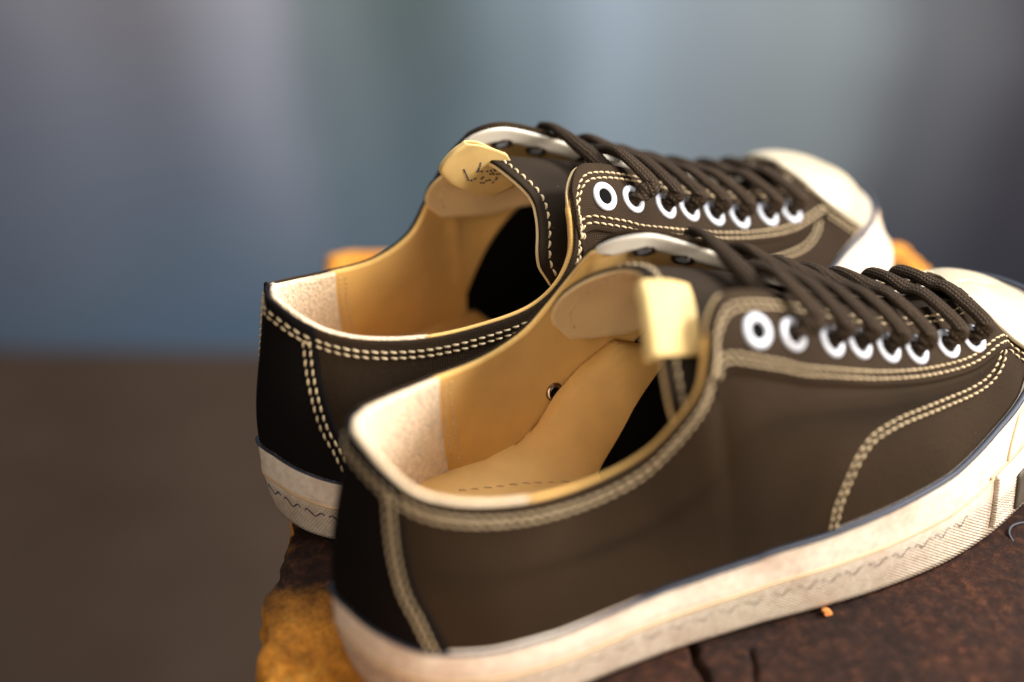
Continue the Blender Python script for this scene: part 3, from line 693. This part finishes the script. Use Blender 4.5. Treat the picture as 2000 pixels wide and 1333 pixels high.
def make_laces(L, root, holes, tong, near):
    def under(sg, i):
        """a point just below the opposite eyestay's edge beside eyelet i"""
        P, Nn, u0, v0 = holes[(sg, i)]; T, Tn = L.at(np.array([sg*u0]), np.array([1.]), 0.); return T[0]
    parts = []
    def seg(i, sg, j, hi=0., both=False):
        P, Nn, u0, v0 = holes[(sg, i)]; E, En = L.at(np.array([sg*u0]), np.array([1.]), 2.0); E, En = E[0], En[0]
        inward = np.array([0, sg*1.0, 0])
        top_ = i == 1 and sg == -1; bx = np.array([3.0 if top_ else 6.5 if i == 1 else 2.4, 0, 0]); up = np.array([0, 0, .35 if top_ else .8 if i == 1 else 1.])
        pts = [P-Nn*3.0-inward*.4, P-inward*.2+Nn*.2, P+Nn*2.8+bx*.4+up*1.4, P+Nn*3.6+inward*1.6+bx*.9+up*3.4, E+up*3.4+inward*1.6+bx*.7]
        nr = [inward*.9+Nn*.2, inward*.8+Nn*.5, Nn, Nn, En]
        if both:
            P2, N2, u2, _ = holes[(-sg, j)]; E2, En2 = L.at(np.array([-sg*u2]), np.array([1.]), 2.0); E2, En2 = E2[0], En2[0]
            mid = (E+E2)/2+np.array([0, 0, 2.4+hi])+bx*.3
            pts += [mid]+[E2+np.array([0, 0, 2.6])-inward*1.0, P2+N2*3.4-inward*2.2+up*1.2, P2+N2*2.4, P2+inward*.2+N2*.2, P2-N2*3.0+inward*.4]
            nr += [np.array([0, 0, 1.])]+[En2, N2, N2, -inward*.8+N2*.5, -inward*.9+N2*.2]
        else:
            T = under(-sg, j); mid = (E*.5+T*.5)+np.array([0, 0, 4.4+hi])
            pts += [mid, T*.8+E*.2+np.array([0, 0, 1.6+hi*.5]), T+np.array([0, 0, -1.6])-inward*.3, T+inward*5+np.array([0, 0, -4.5])]
            nr += [np.array([0, 0, 1.])]*4
        q = catmull(np.array(pts), 90); nq = catmull(np.array(nr), 90)
        s = np.linspace(0, 1, 90); wob = 1+.06*np.sin(s*17+i)
        neck = np.clip(.74+np.minimum(s*6, 1)*.26, 0, 1)
        if both: neck = neck*np.clip(.62+np.minimum((1-s)*6, 1)*.38, 0, 1)/1.0
        V, F, UV = tube_pts(q, nq, 3.35*wob*neck, 1.8*(1+.1*np.sin(s*11)), k=12)
        return link('lace', mesh('lace', V, F, UV), root, MT['lace'])
    seg(1, 1, 2, hi=-1.2)
    for i in range(7, 1, -1): seg(i, 1, i, hi=[0, 1.5, 0, .5, 0, .6, 0, .3][i], both=True)
    seg(1, -1, 1, hi=-2.6)

# ------------------------------------------------------------------ the two shoes
def sneaker(near, loc, rz, label):
    root = bpy.data.objects.new('sneaker', None); C.objects.link(root)
    build_shoe(near, root)
    root.location = (loc[0]*MM, loc[1]*MM, .0006); root.rotation_euler = (0, 0, rz)
    tag(root, label, 'sneaker', 'pair of low canvas sneakers on the wooden block'); return root
sneaker(True, (0, 0), 0, 'nearer black canvas low sneaker, right shoe, its toe running out of frame')
sneaker(False, (5.168, 78.545), .1385, 'farther black canvas low sneaker, left shoe behind, whole ivory toe cap in view')

# ------------------------------------------------------------------ wooden block
def block():
    # footprint frame: origin back-left corner, e1 towards the camera along the left edge, e2 along the back edge
    c0 = np.array([100., 251.]); e2 = np.array([.911, -.412]); e1 = np.array([-.412, -.911])
    Wd, Ln, H = 278., 560., 498.
    nx, ny = 300, 540
    s = np.linspace(0, 1, nx); tt = np.linspace(0, 1, ny)
    Sg, Tg = np.meshgrid(s*Wd, tt*Ln, indexing='ij')
    def nz(x, y, f, seed):
        r = np.random.default_rng(seed); v = 0
        for k in range(7):
            a = r.uniform(0, 2*np.pi); p = r.uniform(0, 6.28); g = f*r.uniform(.6, 1.7); v = v+np.sin((x*np.cos(a)+y*np.sin(a))*g+p)
        return v/3.2
    e = 1.6*nz(0*Tg, Tg, .05, 3)+1.0*nz(0*Tg, Tg, .22, 4)+.6*nz(0*Tg, Tg, .8, 5)-5*np.clip((Tg-200)/50, 0, 1)     # ragged left edge
    eb = 3*nz(Sg, 0*Sg, .05, 8)+1.2*nz(Sg, 0*Sg, .3, 9)
    S2 = Sg+(e*np.exp(-Sg/18.)); T2 = Tg+eb*np.exp(-Tg/15.)
    X = c0[0]+e2[0]*S2+e1[0]*T2; Y = c0[1]+e2[1]*S2+e1[1]*T2
    dl = np.minimum(Sg, Wd-Sg)
    Z = .35*nz(X, Y, .12, 11)+.22*nz(X, Y, .6, 12)-.9
    rim = np.exp(-dl/3.)*(3+2*nz(X, Y, .3, 13))+np.exp(-Tg/3.)*2
    chip = np.clip((Tg-240)/60, 0, 1)*np.clip((46-Sg)/46, 0, 1)                        # worn, crumbled near-left corner
    Z = Z-rim-chip**1.3*11+chip*1.8*nz(X, Y, .5, 15)+np.clip(chip*3, 0, 1)*.9*nz(X, Y, 1.3, 16)+np.clip(chip*3, 0, 1)*.5*nz(X, Y, 2.6, 17)
    for (pts_, wd, dp) in (([(125, 262), (126, 268), (125.5, 273), (127.5, 279), (128, 292)], 1.0, 5), ([(143.5, 269), (143, 275), (141.5, 284), (142, 290)], .7, 2.5)):
        q = catmull(np.array(pts_, float), 120)
        D = np.full(Sg.shape, 1e9)
        for a in q: D = np.minimum(D, (Sg-a[0])**2+(Tg-a[1])**2)
        Z = Z-dp*np.exp(-D/wd**2)
    Z = np.minimum(Z, -.1)
    Z = Z+4.5*np.exp(-(Tg/11)**2)*np.exp(-((Sg-16)/24)**2)+3*np.exp(-(Tg/9)**2)*np.exp(-((Sg-255)/22)**2)
    V = np.stack([X, Y, Z], -1)
    ring_ = [V]
    me_top = V.reshape(-1, 3); I = np.arange(nx*ny).reshape(nx, ny)
    F = [(I[i, j], I[i+1, j], I[i+1, j+1], I[i, j+1]) for i in range(nx-1) for j in range(ny-1)]
    loop = [(i, 0) for i in range(nx)]+[(nx-1, j) for j in range(1, ny)]+[(i, ny-1) for i in range(nx-2, -1, -1)]+[(0, j) for j in range(ny-2, 0, -1)]
    Vl = [me_top]; base = nx*ny; prev = [I[a] for a in loop]; cen = V.reshape(-1, 3).mean(0)
    levels = [4, 9, 16, 26, 40, 60, 100, 180, H]
    for li, d in enumerate(levels):
        ring_p = []
        for (i, j) in loop:
            p = V[i, j].copy(); o = p-cen; o[2] = 0; o /= np.linalg.norm(o)
            p = p+o*(min(d, 5)*.12*(math.sin(p[1]*.3+d*.5)+math.sin(p[0]*.41-d*.8+p[1]*.7))+min(d, 6)*.2); p[2] = V[i, j, 2]-d; ring_p.append(p)
        Vl.append(np.array(ring_p)); cur = [base+k for k in range(len(loop))]; base += len(loop)
        for k in range(len(loop)):
            k2 = (k+1) % len(loop); F.append((prev[k], cur[k], cur[k2], prev[k2]))
        prev = cur
    F.append(tuple(prev))
    me = mesh('wooden_block', np.concatenate(Vl), F)
    # stain attribute: 0 dark stained, 1 raw
    allv = np.concatenate(Vl); st = np.ones(len(allv))
    dS = (Sg).ravel(); dT = Tg.ravel()
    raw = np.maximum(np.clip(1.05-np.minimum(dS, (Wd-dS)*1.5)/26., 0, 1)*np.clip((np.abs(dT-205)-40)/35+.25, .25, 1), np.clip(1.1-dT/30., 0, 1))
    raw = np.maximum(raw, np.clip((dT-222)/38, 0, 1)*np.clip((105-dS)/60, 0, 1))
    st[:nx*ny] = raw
    at = me.attributes.new('stain', 'FLOAT', 'POINT'); at.data.foreach_set('value', st)
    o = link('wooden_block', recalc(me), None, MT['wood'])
    tag(o, 'weathered wooden block with dark stained top and crumbling orange edge under the sneakers', 'block')
    return o
blk = block()

def bit(name, loc, r, sq, seed, m, label, cat):
    g = np.random.default_rng(seed); bm = bmesh.new(); bmesh.ops.create_icosphere(bm, subdivisions=2, radius=1)
    for v in bm.verts:
        k = 1+g.uniform(-.28, .28); v.co = Vector((v.co.x*r*k*1.4*MM, v.co.y*r*k*MM, max(v.co.z, -.6)*r*k*sq*MM))
    me = bpy.data.meshes.new(name); bm.to_mesh(me); bm.free(); o = link(name, me, None, m); o.location = [c*MM for c in loc]; o.rotation_euler = (0, 0, g.uniform(0, 6)); tag(o, label, cat); return o
MT['chip'] = simple('raw_wood_chip', (.62, .20, .04), rough=.9, var=.3, scale=600, bump=.8, bscale=1500, bdist=.0005)
bit('wood_chip', (150, -51.5, .2), 1.3, .6, 5, MT['chip'], 'small orange wood chip lying on the dark block beside the nearer sneaker sole', 'wood chip')
q = catmull(np.array([(229, -52, -1), (230.5, -48.5, -.2), (234, -46.5, .1), (239, -47, 0), (244, -50, -.8)]), 40)
V, F, UV = tube_pts(q, [0, 0, 1], .42, .38, k=10)
o = link('wire_staple', mesh('wire_staple', V, F, UV), None, simple('dull_steel', (.03, .03, .038), rough=.7)); tag(o, 'curved grey wire staple on the dark block near the front sneaker toe', 'staple')

# ------------------------------------------------------------------ floor and wall, far out of focus
GZ = -.50
fd = np.array([cf_[0], cf_[1]]); fd /= np.linalg.norm(fd); rd = np.array([fd[1], -fd[0]])
def horiz(d, s): p = np.array(CAM[:2])*MM+fd*d+rd*s; return p
WALLD = 1.30
def floor_mat():
    m, nt, b = mat('brown_floor'); Lk = nt.links.new
    tc = N(nt, 'ShaderNodeTexCoord'); n1 = N(nt, 'ShaderNodeTexNoise', i_Scale=5., i_Detail=6.); Lk(tc.outputs['Object'], n1.inputs['Vector'])
    r = ramp(nt, [(.3, (.033, .021, .0145)), (.7, (.048, .031, .0215))]); Lk(n1.outputs[0], r.inputs[0]); Lk(r.outputs[0], b.inputs['Base Color'])
    b.inputs['Roughness'].default_value = 1; b.inputs['Specular IOR Level'].default_value = 0; return m
def wall_mat():
    """old painted wall: broad worn patches of blue, grey, lavender and near-black paint"""
    m, nt, b = mat('painted_wall'); Lk = nt.links.new
    tc = N(nt, 'ShaderNodeTexCoord')
    n0 = N(nt, 'ShaderNodeTexNoise', i_Scale=2.2, i_Detail=3.); Lk(tc.outputs['Object'], n0.inputs['Vector'])
    sub = N(nt, 'ShaderNodeVectorMath', operation='MULTIPLY_ADD'); Lk(n0.outputs['Color'], sub.inputs[0]); sub.inputs[1].default_value = (.20, .20, .20)
    Lk(tc.outputs['Object'], sub.inputs[2])
    sp = N(nt, 'ShaderNodeSeparateXYZ'); Lk(sub.outputs[0], sp.inputs[0])
    mr = N(nt, 'ShaderNodeMapRange'); mr.inputs[1].default_value = -.48; mr.inputs[2].default_value = .71; Lk(sp.outputs[0], mr.inputs[0])
    top = ramp(nt, [(0, (.13, .13, .16)), (.10, (.17, .17, .20)), (.17, (.15, .145, .165)), (.27, (.26, .265, .31)), (.34, (.13, .16, .17)), (.41, (.075, .10, .105)),
        (.50, (.15, .195, .225)), (.57, (.23, .285, .34)), (.66, (.185, .22, .245)), (.74, (.175, .205, .215)), (.83, (.085, .09, .10)), (.93, (.030, .027, .033)), (1, (.03, .026, .032))], 'EASE')
    low = ramp(nt, [(0, (.065, .095, .14)), (.2, (.07, .11, .165)), (.4, (.075, .115, .155)), (.5, (.06, .095, .12)), (.6, (.10, .14, .17)), (.72, (.075, .09, .11)), (.80, (.025, .028, .04)), (1, (.016, .018, .028))], 'EASE')
    Lk(mr.outputs[0], top.inputs[0]); Lk(mr.outputs[0], low.inputs[0])
    mz = N(nt, 'ShaderNodeMapRange'); mz.inputs[1].default_value = .12; mz.inputs[2].default_value = .50; Lk(sp.outputs[2], mz.inputs[0])
    mx = N(nt, 'ShaderNodeMix', data_type='RGBA'); Lk(mz.outputs[0], mx.inputs[0]); Lk(low.outputs[0], mx.inputs[6]); Lk(top.outputs[0], mx.inputs[7])
    Lk(mx.outputs[2], b.inputs['Base Color']); b.inputs['Roughness'].default_value = .8; b.inputs['Specular IOR Level'].default_value = .2
    return m
me = bpy.data.meshes.new('floor')
cs = [horiz(-3, -4), horiz(-3, 4), horiz(6, 4), horiz(6, -4)]
me.from_pydata([(c[0], c[1], GZ) for c in cs], [], [(0, 1, 2, 3)]); fl = link('floor', me, None, floor_mat()); fl['kind'] = 'structure'
# wall: a box with its object origin at the foot, x along the wall, z up
me = bpy.data.meshes.new('wall')
bm = bmesh.new(); bmesh.ops.create_cube(bm, size=1); bmesh.ops.scale(bm, vec=(8, .12, 3), verts=bm.verts); bmesh.ops.translate(bm, vec=(0, .06, 1.5), verts=bm.verts); bm.to_mesh(me); bm.free()
wl = link('wall', me, None, wall_mat()); c = horiz(WALLD, 0); wl.location = (c[0], c[1], GZ+.0); wl.rotation_euler = (0, 0, math.atan2(rd[1], rd[0])); wl['kind'] = 'structure'
